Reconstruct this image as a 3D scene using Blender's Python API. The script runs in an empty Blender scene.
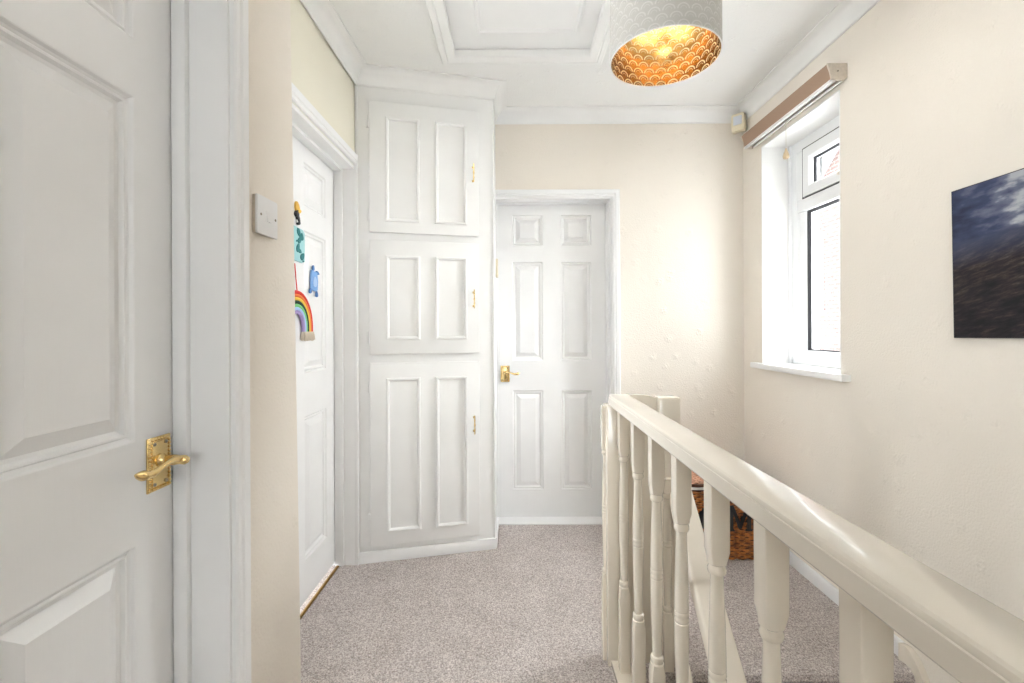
import bpy, bmesh, math, random
from mathutils import Vector, Matrix
random.seed(7)
PI = math.pi
SC = bpy.context.scene
COL = SC.collection

# ------------------------------------------------------------------ camera
cd = bpy.data.cameras.new('camera'); cam = bpy.data.objects.new('camera', cd); COL.objects.link(cam)
cd.sensor_width = 36.0; cd.lens = 465.0 / 1024 * 36
cd.shift_x = -1.0 / 1024; cd.shift_y = -12.5 / 1024
cd.clip_start = .02
cam.location = (0, 0, 1.18)
cam.rotation_euler = (Matrix.Rotation(math.radians(90), 3, 'X') @ Matrix.Rotation(math.radians(-.25), 3, 'Z')).to_euler()
SC.camera = cam

# ------------------------------------------------------------------ world, lights, exposure
SC.view_settings.view_transform = 'Standard'; SC.view_settings.look = 'None'
SC.view_settings.gamma = 1.0; SC.view_settings.use_curve_mapping = False
SC.view_settings.exposure = 0.52
SC.cycles.caustics_reflective = False; SC.cycles.caustics_refractive = False; SC.cycles.sample_clamp_indirect = 8.0
w = bpy.data.worlds.new('sky'); SC.world = w; w.use_nodes = True
bg = w.node_tree.nodes['Background']
bg.inputs[0].default_value = (.95, .975, 1.0, 1); bg.inputs[1].default_value = 8.5

def area(name, loc, rot, sx, sy, energy, color=(1, 1, 1), portal=False):
    l = bpy.data.lights.new(name, 'AREA'); l.shape = 'RECTANGLE'; l.size = sx; l.size_y = sy
    l.energy = energy; l.color = color
    if portal: l.cycles.is_portal = True
    o = bpy.data.objects.new(name, l); COL.objects.link(o); o.location = loc; o.rotation_euler = rot
    return o
# added fill lamp outside the invented alcove window, out of view on the left
area('alcove_fill', (-.99, 1.39, 1.50), (0, math.radians(-90), 0), 1.25, .24, 6, (.96, .98, 1.0))
# wide soft sun of a bright overcast sky, from the right, through the landing window
sl_ = bpy.data.lights.new('overcast_sun', 'SUN'); sl_.energy = 22; sl_.angle = math.radians(70); sl_.color = (.97, .985, 1.0)
so_ = bpy.data.objects.new('overcast_sun', sl_); COL.objects.link(so_)
so_.rotation_euler = Vector((-1, -.14, -.36)).to_track_quat('-Z', 'Y').to_euler()
# added fill spot inside the unlit pendant, aimed up to bounce off the ceiling
bl_ = bpy.data.lights.new('pendant_fill', 'SPOT'); bl_.energy = 52; bl_.shadow_soft_size = .02; bl_.color = (1, .975, .93)
bl_.spot_size = math.radians(108); bl_.spot_blend = .25
bo_ = bpy.data.objects.new('pendant_fill', bl_); COL.objects.link(bo_); bo_.location = (.492, 1.50, 2.215); bo_.rotation_euler = (PI, 0, 0)

# ------------------------------------------------------------------ materials
def ramp(nt, fac, stops):
    r = nt.nodes.new('ShaderNodeValToRGB'); e = r.color_ramp.elements
    while len(e) < len(stops): e.new(.5)
    for i, (p, c) in enumerate(stops):
        e[i].position = p; e[i].color = (*c, 1)
    nt.links.new(fac, r.inputs[0]); return r.outputs[0]

def mat(name, color, rough=.5, metal=0.0, spec=.5, noise=None, bump=None, coat=0.0):
    """noise=(scale, amount, stretch): gentle albedo mottling; bump=(scale, strength, distance, stretch)"""
    m = bpy.data.materials.new(name); m.use_nodes = True
    nt = m.node_tree; b = nt.nodes['Principled BSDF']
    b.inputs['Base Color'].default_value = (*color, 1)
    b.inputs['Roughness'].default_value = rough; b.inputs['Metallic'].default_value = metal
    b.inputs['Specular IOR Level'].default_value = spec
    b.inputs['Coat Weight'].default_value = coat
    tc = nt.nodes.new('ShaderNodeTexCoord')
    def nz(scale, stretch):
        mp = nt.nodes.new('ShaderNodeMapping'); mp.inputs['Scale'].default_value = stretch
        nt.links.new(tc.outputs['Object'], mp.inputs[0])
        n = nt.nodes.new('ShaderNodeTexNoise'); n.inputs['Scale'].default_value = scale
        n.inputs['Detail'].default_value = 4
        nt.links.new(mp.outputs[0], n.inputs['Vector']); return n.outputs['Fac']
    sc, am, st = noise or (6, .02, (1, 1, 1))
    c0 = tuple(max(0, c * (1 - am)) for c in color); c1 = tuple(min(1, c * (1 + am)) for c in color)
    nt.links.new(ramp(nt, nz(sc, st), [(.3, c0), (.7, c1)]), b.inputs['Base Color'])
    if bump:
        bs, strength, dist, st = bump
        bp = nt.nodes.new('ShaderNodeBump'); bp.inputs['Strength'].default_value = strength
        bp.inputs['Distance'].default_value = dist
        nt.links.new(nz(bs, st), bp.inputs['Height']); nt.links.new(bp.outputs[0], b.inputs['Normal'])
    return m

def embossed(name, color, scale, strength):
    """blown-vinyl wall paper: fine grain with scattered sprig motifs pressed in"""
    m = mat(name, color, .75, spec=.25, noise=(3, .012, (1, 1, 1)))
    nt = m.node_tree; b = nt.nodes['Principled BSDF']; L = nt.links
    tc = nt.nodes.new('ShaderNodeTexCoord')
    n = nt.nodes.new('ShaderNodeTexNoise'); n.inputs['Scale'].default_value = scale; n.inputs['Detail'].default_value = 3
    L.new(tc.outputs['Object'], n.inputs['Vector'])
    v = nt.nodes.new('ShaderNodeTexVoronoi'); v.inputs['Scale'].default_value = 10
    L.new(tc.outputs['Object'], v.inputs['Vector'])
    spot = ramp(nt, v.outputs['Distance'], [(.12, (1, 1, 1)), (.3, (0, 0, 0))])
    v2 = nt.nodes.new('ShaderNodeTexVoronoi'); v2.inputs['Scale'].default_value = 75
    L.new(tc.outputs['Object'], v2.inputs['Vector'])
    mu = nt.nodes.new('ShaderNodeMath'); mu.operation = 'MULTIPLY'
    L.new(spot, mu.inputs[0]); L.new(v2.outputs['Distance'], mu.inputs[1])
    ad = nt.nodes.new('ShaderNodeMath'); ad.operation = 'MULTIPLY_ADD'; ad.inputs[1].default_value = 1.4
    L.new(mu.outputs[0], ad.inputs[0]); L.new(n.outputs['Fac'], ad.inputs[2])
    bp = nt.nodes.new('ShaderNodeBump'); bp.inputs['Strength'].default_value = strength; bp.inputs['Distance'].default_value = .003
    L.new(ad.outputs[0], bp.inputs['Height']); L.new(bp.outputs[0], b.inputs['Normal'])
    return m

M = {}
M['wall'] = embossed('cream embossed wallpaper', (.84, .78, .70), 140, .6)
M['ceiling'] = embossed('white textured ceiling paper', (.88, .875, .86), 120, .8)
M['wall_alcove'] = embossed('pale primrose wallpaper', (.81, .77, .65), 140, .25)
M['cove'] = mat('white coving paint', (.88, .875, .86), .6, spec=.3)
M['trim'] = mat('white gloss woodwork', (.86, .855, .85), .3)
M['door'] = mat('white grained door paint', (.86, .855, .85), .36, bump=(90, .12, .002, (1, 1, .06)))
M['cupboard'] = mat('white cupboard paint', (.86, .855, .845), .4)
M['rail'] = mat('ivory gloss paint', (.79, .725, .63), .2, coat=.3, bump=(30, .08, .002, (1, .08, 1)))
M['spindle'] = mat('ivory spindle paint', (.79, .72, .615), .17, coat=.5)
M['brass'] = mat('polished brass', (.80, .60, .28), .24, 1.0, noise=(60, .06, (1, 1, 1)))
M['old_brass'] = mat('tarnished brass', (.30, .18, .055), .45, 1.0)
M['screw'] = mat('dull screw steel', (.30, .27, .22), .4, 1.0)
M['upvc'] = mat('white window plastic', (.86, .87, .88), .25)
M['gasket'] = mat('black rubber gasket', (.03, .03, .035), .6)
M['plastic'] = mat('white plastic', (.80, .79, .78), .3)
M['cream_plastic'] = mat('aged cream plastic', (.78, .70, .52), .35)
M['lens'] = mat('grey sensor lens', (.72, .75, .80), .25)
M['taupe'] = mat('taupe blind fabric', (.36, .245, .18), .8, spec=.2, bump=(260, .3, .001, (1, 1, 1)))
M['beige'] = mat('beige moulded plastic', (.62, .55, .46), .45, noise=(90, .08, (1, 1, 1)))
M['cord'] = mat('cream cord', (.70, .66, .58), .8)
M['acorn'] = mat('turned beech', (.50, .38, .24), .45, noise=(50, .2, (1, 1, .2)))
M['black'] = mat('black paint', (.012, .012, .014), .55)
M['wicker'] = mat('honey brown wicker', (.36, .12, .026), .45, noise=(40, .7, (1, 1, 1)))
M['wicker_lid'] = mat('pale pink wicker', (.62, .33, .22), .55, noise=(40, .3, (1, 1, 1)))
M['wicker_dark'] = mat('dark wicker border', (.07, .02, .008), .5, noise=(40, .3, (1, 1, 1)))
M['cloth'] = mat('white cotton', (.80, .78, .75), .9)
M['slate'] = mat('grey roof slate', (.2, .2, .21), .7)

def carpet():
    m = bpy.data.materials.new('mauve beige twist carpet'); m.use_nodes = True
    nt = m.node_tree; b = nt.nodes['Principled BSDF']; L = nt.links
    b.inputs['Roughness'].default_value = .95; b.inputs['Specular IOR Level'].default_value = .1
    tc = nt.nodes.new('ShaderNodeTexCoord')
    n = nt.nodes.new('ShaderNodeTexNoise'); n.inputs['Scale'].default_value = 190; n.inputs['Detail'].default_value = 3; n.inputs['Roughness'].default_value = .75
    n2 = nt.nodes.new('ShaderNodeTexNoise'); n2.inputs['Scale'].default_value = 7; n2.inputs['Detail'].default_value = 3
    for k in (n, n2): L.new(tc.outputs['Object'], k.inputs['Vector'])
    c = ramp(nt, n.outputs['Fac'], [(.34, (.25, .215, .208)), (.5, (.52, .464, .438)), (.66, (.82, .755, .725))])
    c2 = ramp(nt, n2.outputs['Fac'], [(.3, (.88, .87, .86)), (.7, (1, 1, 1))])
    mx = nt.nodes.new('ShaderNodeMix'); mx.data_type = 'RGBA'; mx.blend_type = 'MULTIPLY'; mx.inputs['Factor'].default_value = 1
    L.new(c, mx.inputs[6]); L.new(c2, mx.inputs[7]); L.new(mx.outputs[2], b.inputs['Base Color'])
    bp = nt.nodes.new('ShaderNodeBump'); bp.inputs['Strength'].default_value = .6; bp.inputs['Distance'].default_value = .006
    L.new(n.outputs['Fac'], bp.inputs['Height']); L.new(bp.outputs[0], b.inputs['Normal'])
    return m
M['carpet'] = carpet()

def glass():
    m = bpy.data.materials.new('clear window glass'); m.use_nodes = True
    nt = m.node_tree; L = nt.links; nt.nodes.remove(nt.nodes['Principled BSDF'])
    out = nt.nodes['Material Output']
    t = nt.nodes.new('ShaderNodeBsdfTransparent'); t.inputs[0].default_value = (.97, .98, .98, 1)
    g = nt.nodes.new('ShaderNodeBsdfGlossy'); g.inputs['Roughness'].default_value = .02
    mx = nt.nodes.new('ShaderNodeMixShader')
    mx.inputs[0].default_value = .04; L.new(t.outputs[0], mx.inputs[1]); L.new(g.outputs[0], mx.inputs[2])
    L.new(mx.outputs[0], out.inputs[0]); return m
M['glass'] = glass()

def brick():
    m = bpy.data.materials.new('pinkish red brick'); m.use_nodes = True
    nt = m.node_tree; b = nt.nodes['Principled BSDF']; L = nt.links; b.inputs['Roughness'].default_value = .9
    tc = nt.nodes.new('ShaderNodeTexCoord'); mp = nt.nodes.new('ShaderNodeMapping')
    mp.inputs['Rotation'].default_value = (0, math.radians(90), 0)
    sx = nt.nodes.new('ShaderNodeSeparateXYZ'); cb = nt.nodes.new('ShaderNodeCombineXYZ')
    L.new(tc.outputs['Object'], sx.inputs[0]); L.new(sx.outputs[1], cb.inputs[0]); L.new(sx.outputs[2], cb.inputs[1])
    br = nt.nodes.new('ShaderNodeTexBrick'); br.inputs['Scale'].default_value = 1
    br.inputs['Brick Width'].default_value = .225; br.inputs['Row Height'].default_value = .075; br.inputs['Mortar Size'].default_value = .01
    br.inputs['Color1'].default_value = (.10, .062, .055, 1); br.inputs['Color2'].default_value = (.085, .052, .046, 1); br.inputs['Mortar'].default_value = (.17, .14, .13, 1)
    L.new(cb.outputs[0], br.inputs['Vector']); L.new(br.outputs[0], b.inputs['Base Color']); return m
M['brick'] = brick()

def scallop(name, base, arc, metal, rough, bumpy):
    """rows of overlapping fish-scale arcs from the UV map (u = scales round, v = rows up)"""
    m = bpy.data.materials.new(name); m.use_nodes = True
    nt = m.node_tree; b = nt.nodes['Principled BSDF']; L = nt.links
    b.inputs['Metallic'].default_value = metal; b.inputs['Roughness'].default_value = rough
    uv = nt.nodes.new('ShaderNodeUVMap'); s = nt.nodes.new('ShaderNodeSeparateXYZ'); L.new(uv.outputs[0], s.inputs[0])
    def mth(op, a, c=None, d=None):
        n = nt.nodes.new('ShaderNodeMath'); n.operation = op
        for i, x in enumerate((a, c, d)):
            if x is None: continue
            if isinstance(x, (int, float)): n.inputs[i].default_value = x
            else: L.new(x, n.inputs[i])
        return n.outputs[0]
    row = mth('FLOOR', s.outputs[1]); off = mth('MULTIPLY', mth('MODULO', row, 2), .5)
    x = mth('SUBTRACT', mth('FRACT', mth('ADD', s.outputs[0], off)), .5); y = mth('MULTIPLY', mth('FRACT', s.outputs[1]), .62)
    d = mth('SQRT', mth('ADD', mth('MULTIPLY', x, x), mth('MULTIPLY', y, y)))
    a1 = mth('LESS_THAN', mth('ABSOLUTE', mth('SUBTRACT', d, .40)), .052)
    a2 = mth('LESS_THAN', mth('ABSOLUTE', mth('SUBTRACT', d, .20)), .03)
    arcs = mth('MAXIMUM', a1, mth('MULTIPLY', a2, .7))
    mx = nt.nodes.new('ShaderNodeMix'); mx.data_type = 'RGBA'
    mx.inputs[6].default_value = (*base, 1); mx.inputs[7].default_value = (*arc, 1)
    L.new(arcs, mx.inputs['Factor']); L.new(mx.outputs[2], b.inputs['Base Color'])
    if metal: L.new(mth('SUBTRACT', metal, mth('MULTIPLY', arcs, metal)), b.inputs['Metallic'])
    if bumpy:
        bp = nt.nodes.new('ShaderNodeBump'); bp.inputs['Strength'].default_value = bumpy; bp.inputs['Distance'].default_value = .002
        L.new(arcs, bp.inputs['Height']); L.new(bp.outputs[0], b.inputs['Normal'])
    return m
M['gold'] = scallop('gold foil scales', (.42, .215, .055), (.68, .56, .34), 1.0, .17, 0)
M['shade'] = scallop('pale grey embossed shade', (.50, .485, .455), (.60, .585, .56), 0, .5, .5)

def moor():
    """print of a brown moor below a brooding blue sky with a bright break in the cloud"""
    m = bpy.data.materials.new('moorland print'); m.use_nodes = True
    nt = m.node_tree; b = nt.nodes['Principled BSDF']; L = nt.links; b.inputs['Roughness'].default_value = .5; b.inputs['Specular IOR Level'].default_value = .2
    tc = nt.nodes.new('ShaderNodeTexCoord'); s = nt.nodes.new('ShaderNodeSeparateXYZ'); L.new(tc.outputs['UV'], s.inputs[0])
    U, V = s.outputs[0], s.outputs[1]
    def noise(scale, det, st):
        mp = nt.nodes.new('ShaderNodeMapping'); mp.inputs['Scale'].default_value = st; L.new(tc.outputs['UV'], mp.inputs[0])
        n = nt.nodes.new('ShaderNodeTexNoise'); n.inputs['Scale'].default_value = scale; n.inputs['Detail'].default_value = det
        L.new(mp.outputs[0], n.inputs['Vector']); return n.outputs['Fac']
    def mth(op, a, c=None, d=None):
        n = nt.nodes.new('ShaderNodeMath'); n.operation = op
        for i, x in enumerate((a, c, d)):
            if x is None: continue
            if isinstance(x, (int, float)): n.inputs[i].default_value = x
            else: L.new(x, n.inputs[i])
        return n.outputs[0]
    # sky: cloud bank, brighter to the right
    cl = mth('ADD', mth('MULTIPLY', noise(5.5, 8, (1.6, 2.6, 1)), .95), mth('ADD', mth('MULTIPLY', U, 1.35), mth('MULTIPLY', V, .10)))
    sky = ramp(nt, cl, [(.52, (.020, .027, .06)), (.72, (.042, .054, .115)), (.88, (.13, .145, .21)), (1.04, (.40, .41, .45))])
    sk_ = mth('SUBTRACT', V, mth('MULTIPLY', U, .35))
    cbx = nt.nodes.new('ShaderNodeCombineXYZ'); L.new(mth('MULTIPLY', U, 2.2), cbx.inputs[0]); L.new(mth('MULTIPLY', sk_, 6.0), cbx.inputs[1])
    n3 = nt.nodes.new('ShaderNodeTexNoise'); n3.inputs['Scale'].default_value = 4.5; n3.inputs['Detail'].default_value = 10; n3.inputs['Roughness'].default_value = .68; L.new(cbx.outputs[0], n3.inputs['Vector'])
    gr = mth('ADD', mth('MULTIPLY', n3.outputs['Fac'], 1.0), mth('MULTIPLY', V, .22))
    land = ramp(nt, gr, [(.44, (.006, .005, .007)), (.56, (.017, .013, .016)), (.66, (.042, .030, .027)), (.78, (.10, .082, .08))])
    # hill line tilts up to the right; far land goes blue
    hl = mth('ADD', mth('MULTIPLY', U, .16), mth('MULTIPLY', noise(2.5, 4, (1, .2, 1)), .10))
    hz = mth('SUBTRACT', V, mth('ADD', hl, .585))
    far = mth('SUBTRACT', 1.0, mth('MULTIPLY', mth('ABSOLUTE', hz), 5.5))
    far = mth('MAXIMUM', far, 0.0)
    mh = nt.nodes.new('ShaderNodeMix'); mh.data_type = 'RGBA'; mh.inputs[7].default_value = (.05, .064, .125, 1)
    L.new(mth('MULTIPLY', far, .8), mh.inputs['Factor']); L.new(land, mh.inputs[6])
    mx = nt.nodes.new('ShaderNodeMix'); mx.data_type = 'RGBA'
    k = nt.nodes.new('ShaderNodeMapRange'); k.inputs['From Min'].default_value = -.012; k.inputs['From Max'].default_value = .02
    L.new(hz, k.inputs['Value']); L.new(k.outputs[0], mx.inputs['Factor'])
    L.new(mh.outputs[2], mx.inputs[6]); L.new(sky, mx.inputs[7]); L.new(mx.outputs[2], b.inputs['Base Color'])
    return m
M['moor'] = moor()

def plain(key, name, rgb, rough=.7):
    M[key] = mat(name, rgb, rough)
plain('red', 'red cord', (.68, .03, .025)); plain('orange', 'orange cord', (.85, .22, .06)); plain('yellow', 'yellow cord', (.88, .58, .07))
plain('dkgreen', 'dark green cord', (.012, .05, .03)); plain('green', 'green cord', (.22, .62, .24)); plain('blue', 'blue cord', (.22, .42, .85))
plain('lilac', 'lilac cord', (.42, .33, .62)); plain('natural', 'natural cotton tassel', (.70, .62, .52), .95)
plain('teal', 'pale teal felt', (.36, .64, .66)); plain('dkteal', 'dark teal felt', (.02, .19, .20)); plain('ltblue', 'light blue felt', (.22, .42, .78)); plain('midblue', 'mid blue felt', (.10, .24, .55))
plain('paleblue', 'pale blue felt', (.45, .62, .9)); plain('felt_white', 'white felt', (.82, .80, .77)); plain('amber', 'amber felt', (.72, .42, .08))

# ------------------------------------------------------------------ mesh builder
class Frame:
    """u along a surface, n out of it, v up (world z by default)"""
    def __init__(s, o, u, n, v=(0, 0, 1)):
        s.o = Vector(o); s.u = Vector(u).normalized(); s.n = Vector(n).normalized(); s.v = Vector(v).normalized()
    def __call__(s, u, n, v): return s.o + s.u * u + s.n * n + s.v * v
WORLD = Frame((0, 0, 0), (1, 0, 0), (0, 1, 0))

class MB:
    def __init__(s): s.bm = bmesh.new(); s.uv = None
    def quad(s, pts):
        vs = [s.bm.verts.new(p) for p in pts]; return s.bm.faces.new(vs)
    def box(s, x0, x1, y0, y1, z0, z1, F=WORLD, bevel=0, seg=2):
        p = [F(x, y, z) for z in (z0, z1) for y in (y0, y1) for x in (x0, x1)]
        vs = [s.bm.verts.new(q) for q in p]
        fs = [s.bm.faces.new([vs[i] for i in f]) for f in ((0, 2, 3, 1), (4, 5, 7, 6), (0, 1, 5, 4), (2, 6, 7, 3), (0, 4, 6, 2), (1, 3, 7, 5))]
        if bevel:
            es = {e for f in fs for e in f.edges}
            bmesh.ops.bevel(s.bm, geom=list(es), offset=bevel, segments=seg, affect='EDGES', profile=.5)
        return s
    def prism(s, poly, n0, n1, F, bevel=0):
        """poly in (u, v), extruded along n"""
        a = [s.bm.verts.new(F(u, n0, v)) for u, v in poly]; b = [s.bm.verts.new(F(u, n1, v)) for u, v in poly]
        k = len(poly); fs = [s.bm.faces.new(a), s.bm.faces.new(b[::-1])]
        for i in range(k): fs.append(s.bm.faces.new((a[i], a[(i + 1) % k], b[(i + 1) % k], b[i])))
        if bevel:
            es = {e for f in fs[:2] for e in f.edges}
            bmesh.ops.bevel(s.bm, geom=list(es), offset=bevel, segments=2, affect='EDGES', profile=.5)
        return s
    def rings(s, rings, closed=True, caps=True):
        vr = [[s.bm.verts.new(p) for p in r] for r in rings]
        k = len(rings[0])
        for a, b in zip(vr, vr[1:]):
            for i in range(k if closed else k - 1):
                s.bm.faces.new((a[i], a[(i + 1) % k], b[(i + 1) % k], b[i]))
        if caps and closed:
            s.bm.faces.new(vr[0][::-1]); s.bm.faces.new(vr[-1])
        return s
    def lathe(s, prof, F, n=24, caps=True):
        """prof = (r, h) with h along F.n about F.o"""
        return s.rings([[F(r * math.cos(2 * PI * i / n), h, r * math.sin(2 * PI * i / n)) for i in range(n)] for r, h in prof], caps=caps)
    def tube(s, pts, r, n=8, flat=1.0, closed=False):
        pts = [Vector(p) for p in pts]; R = []
        m = len(pts)
        prev = None
        for i, p in enumerate(pts):
            if closed: t = pts[(i + 1) % m] - pts[i - 1]
            else: t = pts[min(i + 1, m - 1)] - pts[max(i - 1, 0)]
            t.normalize()
            if prev is None:
                ref = Vector((0, 0, 1)) if abs(t.z) < .9 else Vector((1, 0, 0))
                a = t.cross(ref).normalized()
            else: a = (prev - t * prev.dot(t)).normalized()
            prev = a; b = t.cross(a)
            rr = r[i] if isinstance(r, (list, tuple)) else r
            R.append([p + a * (rr * math.cos(2 * PI * k / n)) + b * (rr * flat * math.sin(2 * PI * k / n)) for k in range(n)])
        if closed: R.append(R[0]); return s.rings(R, caps=False)
        return s.rings(R)
    def sweep(s, prof, path, normal, caps=True):
        """mitred extrusion of prof (a, b) along a planar path; a = sideways (left of travel seen along normal), b = along normal"""
        n = Vector(normal).normalized(); path = [Vector(p) for p in path]; R = []
        for i, p in enumerate(path):
            d0 = (path[i] - path[i - 1]).normalized() if i else None
            d1 = (path[i + 1] - path[i]).normalized() if i < len(path) - 1 else None
            if d0 is None: m = n.cross(d1)
            elif d1 is None: m = n.cross(d0)
            else:
                m0, m1 = n.cross(d0), n.cross(d1); m = (m0 + m1).normalized(); m = m / max(.2, m.dot(m0))
            R.append([p + m * a + n * b for a, b in prof])
        return s.rings(R, caps=caps)
    def panel_face(s, F, W, H, T, cols, rows, prof):
        """slab W x H x T whose front (n=T) carries sunk and raised panels; prof = (inset, depth) rings"""
        us = sorted({0, W, *[c for p in cols for c in p]}); vs_ = sorted({0, H, *[c for p in rows for c in p]})
        for i in range(len(us) - 1):
            for j in range(len(vs_) - 1):
                u0, u1, v0, v1 = us[i], us[i + 1], vs_[j], vs_[j + 1]
                if (u0, u1) in cols and (v0, v1) in rows:
                    R = [[F(u0 + a, T + d, v0 + a), F(u1 - a, T + d, v0 + a), F(u1 - a, T + d, v1 - a), F(u0 + a, T + d, v1 - a)] for a, d in prof]
                    for p, q in zip(R, R[1:]):
                        for k in range(4): s.quad((p[k], p[(k + 1) % 4], q[(k + 1) % 4], q[k]))
                    s.quad(R[-1])
                else: s.quad((F(u0, T, v0), F(u1, T, v0), F(u1, T, v1), F(u0, T, v1)))
        s.quad((F(0, 0, 0), F(0, 0, H), F(W, 0, H), F(W, 0, 0)))
        s.quad((F(0, 0, 0), F(0, T, 0), F(0, T, H), F(0, 0, H))); s.quad((F(W, 0, 0), F(W, 0, H), F(W, T, H), F(W, T, 0)))
        s.quad((F(0, 0, H), F(0, T, H), F(W, T, H), F(W, 0, H))); s.quad((F(0, 0, 0), F(W, 0, 0), F(W, T, 0), F(0, T, 0)))
        return s
    def build(s, name, m, parent=None, origin=None, smooth=35):
        bm = s.bm
        bmesh.ops.remove_doubles(bm, verts=bm.verts, dist=1e-5)
        bmesh.ops.recalc_face_normals(bm, faces=bm.faces)
        me = bpy.data.meshes.new(name)
        if origin is None:
            if parent is None and len(bm.verts):
                xs = [v.co for v in bm.verts]
                origin = Vector(((min(v.x for v in xs) + max(v.x for v in xs)) / 2, (min(v.y for v in xs) + max(v.y for v in xs)) / 2, min(v.z for v in xs)))
            else: origin = wloc(parent)
        origin = Vector(origin)
        bmesh.ops.translate(bm, verts=bm.verts, vec=-origin)
        bm.to_mesh(me); bm.free()
        me.polygons.foreach_set('use_smooth', [True] * len(me.polygons))
        me.set_sharp_from_angle(angle=math.radians(smooth))
        me.materials.append(m)
        o = bpy.data.objects.new(name, me); COL.objects.link(o)
        if parent is not None:
            o.parent = parent; o.location = origin - wloc(parent)
        else: o.location = origin
        return o

def wloc(o):
    v = Vector((0, 0, 0))
    while o is not None: v = v + o.location; o = o.parent
    return v
def empty(name, loc):
    o = bpy.data.objects.new(name, None); COL.objects.link(o); o.location = loc; o.empty_display_size = .05; return o
def tag(o, label, cat, group=None, kind=None):
    o['label'] = label; o['category'] = cat
    if group: o['group'] = group
    if kind: o['kind'] = kind
    return o
def struct(o, label, cat): return tag(o, label, cat, kind='structure')

# ------------------------------------------------------------------ the shell
XR, YB, ZC = 1.39, 2.80, 2.49        # right wall, back wall, ceiling
XL, XA, YC = -.57, -.795, 1.236      # left wall, alcove wall, corner between them
P0, P1 = Vector((-.788, 2.345, 0)), Vector((-.102, 2.505, 0))   # angled cupboard front
STAIR_Y, ZLOW = 1.615, -2.6

# floor: landing in one piece, with the stairwell cut out
f = MB()
f.box(-1.0, .37, -2.15, STAIR_Y, -.24, 0); f.box(-1.0, XR + .01, STAIR_Y, 3.1, -.24, 0)
struct(f.build('floor', M['carpet']), 'mauve beige carpeted landing floor', 'floor')
f = MB(); f.box(.2, XR, -2.0, 1.7, ZLOW - .1, ZLOW)
struct(f.build('floor', M['carpet']), 'hall floor at the foot of the stairs', 'floor')

w_ = MB()
w_.prism([(.96, 0), (1.2505, 0), (1.19, ZC), (.96, ZC)], -.93, XL, Frame((0, 0, 0), (0, 1, 0), (1, 0, 0)), bevel=.004); w_.box(-.77, XL, .135, .96, 2.02, ZC); w_.box(-.77, XL, -2.0, .135, 0, ZC)
struct(w_.build('wall_left', M['wall']), 'cream wall strip with the light switch, left', 'wall')
w_ = MB()
w_.box(-.95, XA, 1.17, 1.26, 0, ZC); w_.box(-.95, XA, 1.52, 1.54, 0, ZC); w_.box(-.95, XA, 1.26, 1.52, 0, .85); w_.box(-.95, XA, 1.26, 1.52, 2.15, ZC); w_.box(-.95, XA, 1.54, 2.36, 2.0, ZC); w_.box(-.95, XA, 2.36, 2.9, 0, ZC)
struct(w_.build('wall_left', M['wall_alcove']), 'cream alcove wall above and round the decorated door', 'wall')
w_ = MB()
w_.box(-.95, -.125, YB, YB + .16, 0, ZC); w_.box(-.125, .612, YB, YB + .16, 1.975, ZC); w_.box(.612, XR, YB, YB + .16, 0, ZC)
struct(w_.build('wall_back', M['wall']), 'cream end wall beyond the banisters', 'wall')
WY0, WY1, WZ0, WZ1 = 1.97, 2.595, .955, 2.19   # window opening
w_ = MB()
w_.box(XR, XR + .3, -2.15, WY0, ZLOW, ZC); w_.box(XR, XR + .3, WY1, YB + .16, ZLOW, ZC)
w_.box(XR, XR + .3, WY0, WY1, ZLOW, WZ0); w_.box(XR, XR + .3, WY0, WY1, WZ1, ZC)
struct(w_.build('wall_right', M['wall']), 'cream embossed wall with the window, right', 'wall')
w_ = MB()
w_.box(-.77, XR, -2.15, -2.0, ZLOW, .82); w_.box(-.77, XR, -2.15, -2.0, 2.18, ZC)
w_.box(-.77, -.38, -2.15, -2.0, .82, 2.18); w_.box(.46, XR, -2.15, -2.0, .82, 2.18)
struct(w_.build('wall_front', M['wall']), 'cream wall behind the viewer', 'wall')
w_ = MB(); w_.box(.24, .37, -2.0, STAIR_Y + .1, ZLOW, -.24); w_.box(.24, XR, STAIR_Y + .1, STAIR_Y + .2, ZLOW, -.24)
struct(w_.build('wall_stairwell', M['wall']), 'cream wall below the landing in the stairwell', 'wall')

HX0, HX1, HY0, HY1 = -.275, .375, 1.54, 2.215   # loft hatch opening
c = MB()
c.box(-1.0, HX0, -2.15, 3.0, ZC, ZC + .1); c.box(HX1, XR + .3, -2.15, 3.0, ZC, ZC + .1)
c.box(HX0, HX1, -2.15, HY0, ZC, ZC + .1); c.box(HX0, HX1, HY1, 3.0, ZC, ZC + .1)
struct(c.build('ceiling', M['ceiling']), 'white embossed ceiling', 'ceiling')

# coving all round
cov = [(0, 0), (.0, .078), (.006, .078)]
for i in range(9):
    t = i / 8 * PI / 2; cov.append((.066 - .056 * math.cos(t), .072 - .066 * math.sin(t)))
cov += [(.07, .006), (.07, 0)]
cpath = [(XR, -2.0, ZC), (XR, YB, ZC), (P1.x, YB, ZC), (P1.x, P1.y, ZC), (P0.x, P0.y, ZC), (XA, 1.19, ZC), (XL, 1.19, ZC), (XL, -2.0, ZC)]
c = MB(); c.sweep([(-a, b) for a, b in cov], cpath, (0, 0, -1))
struct(c.build('trim_1', M['cove'], smooth=28), 'white curved coving along the ceiling edge', 'coving')

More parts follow.
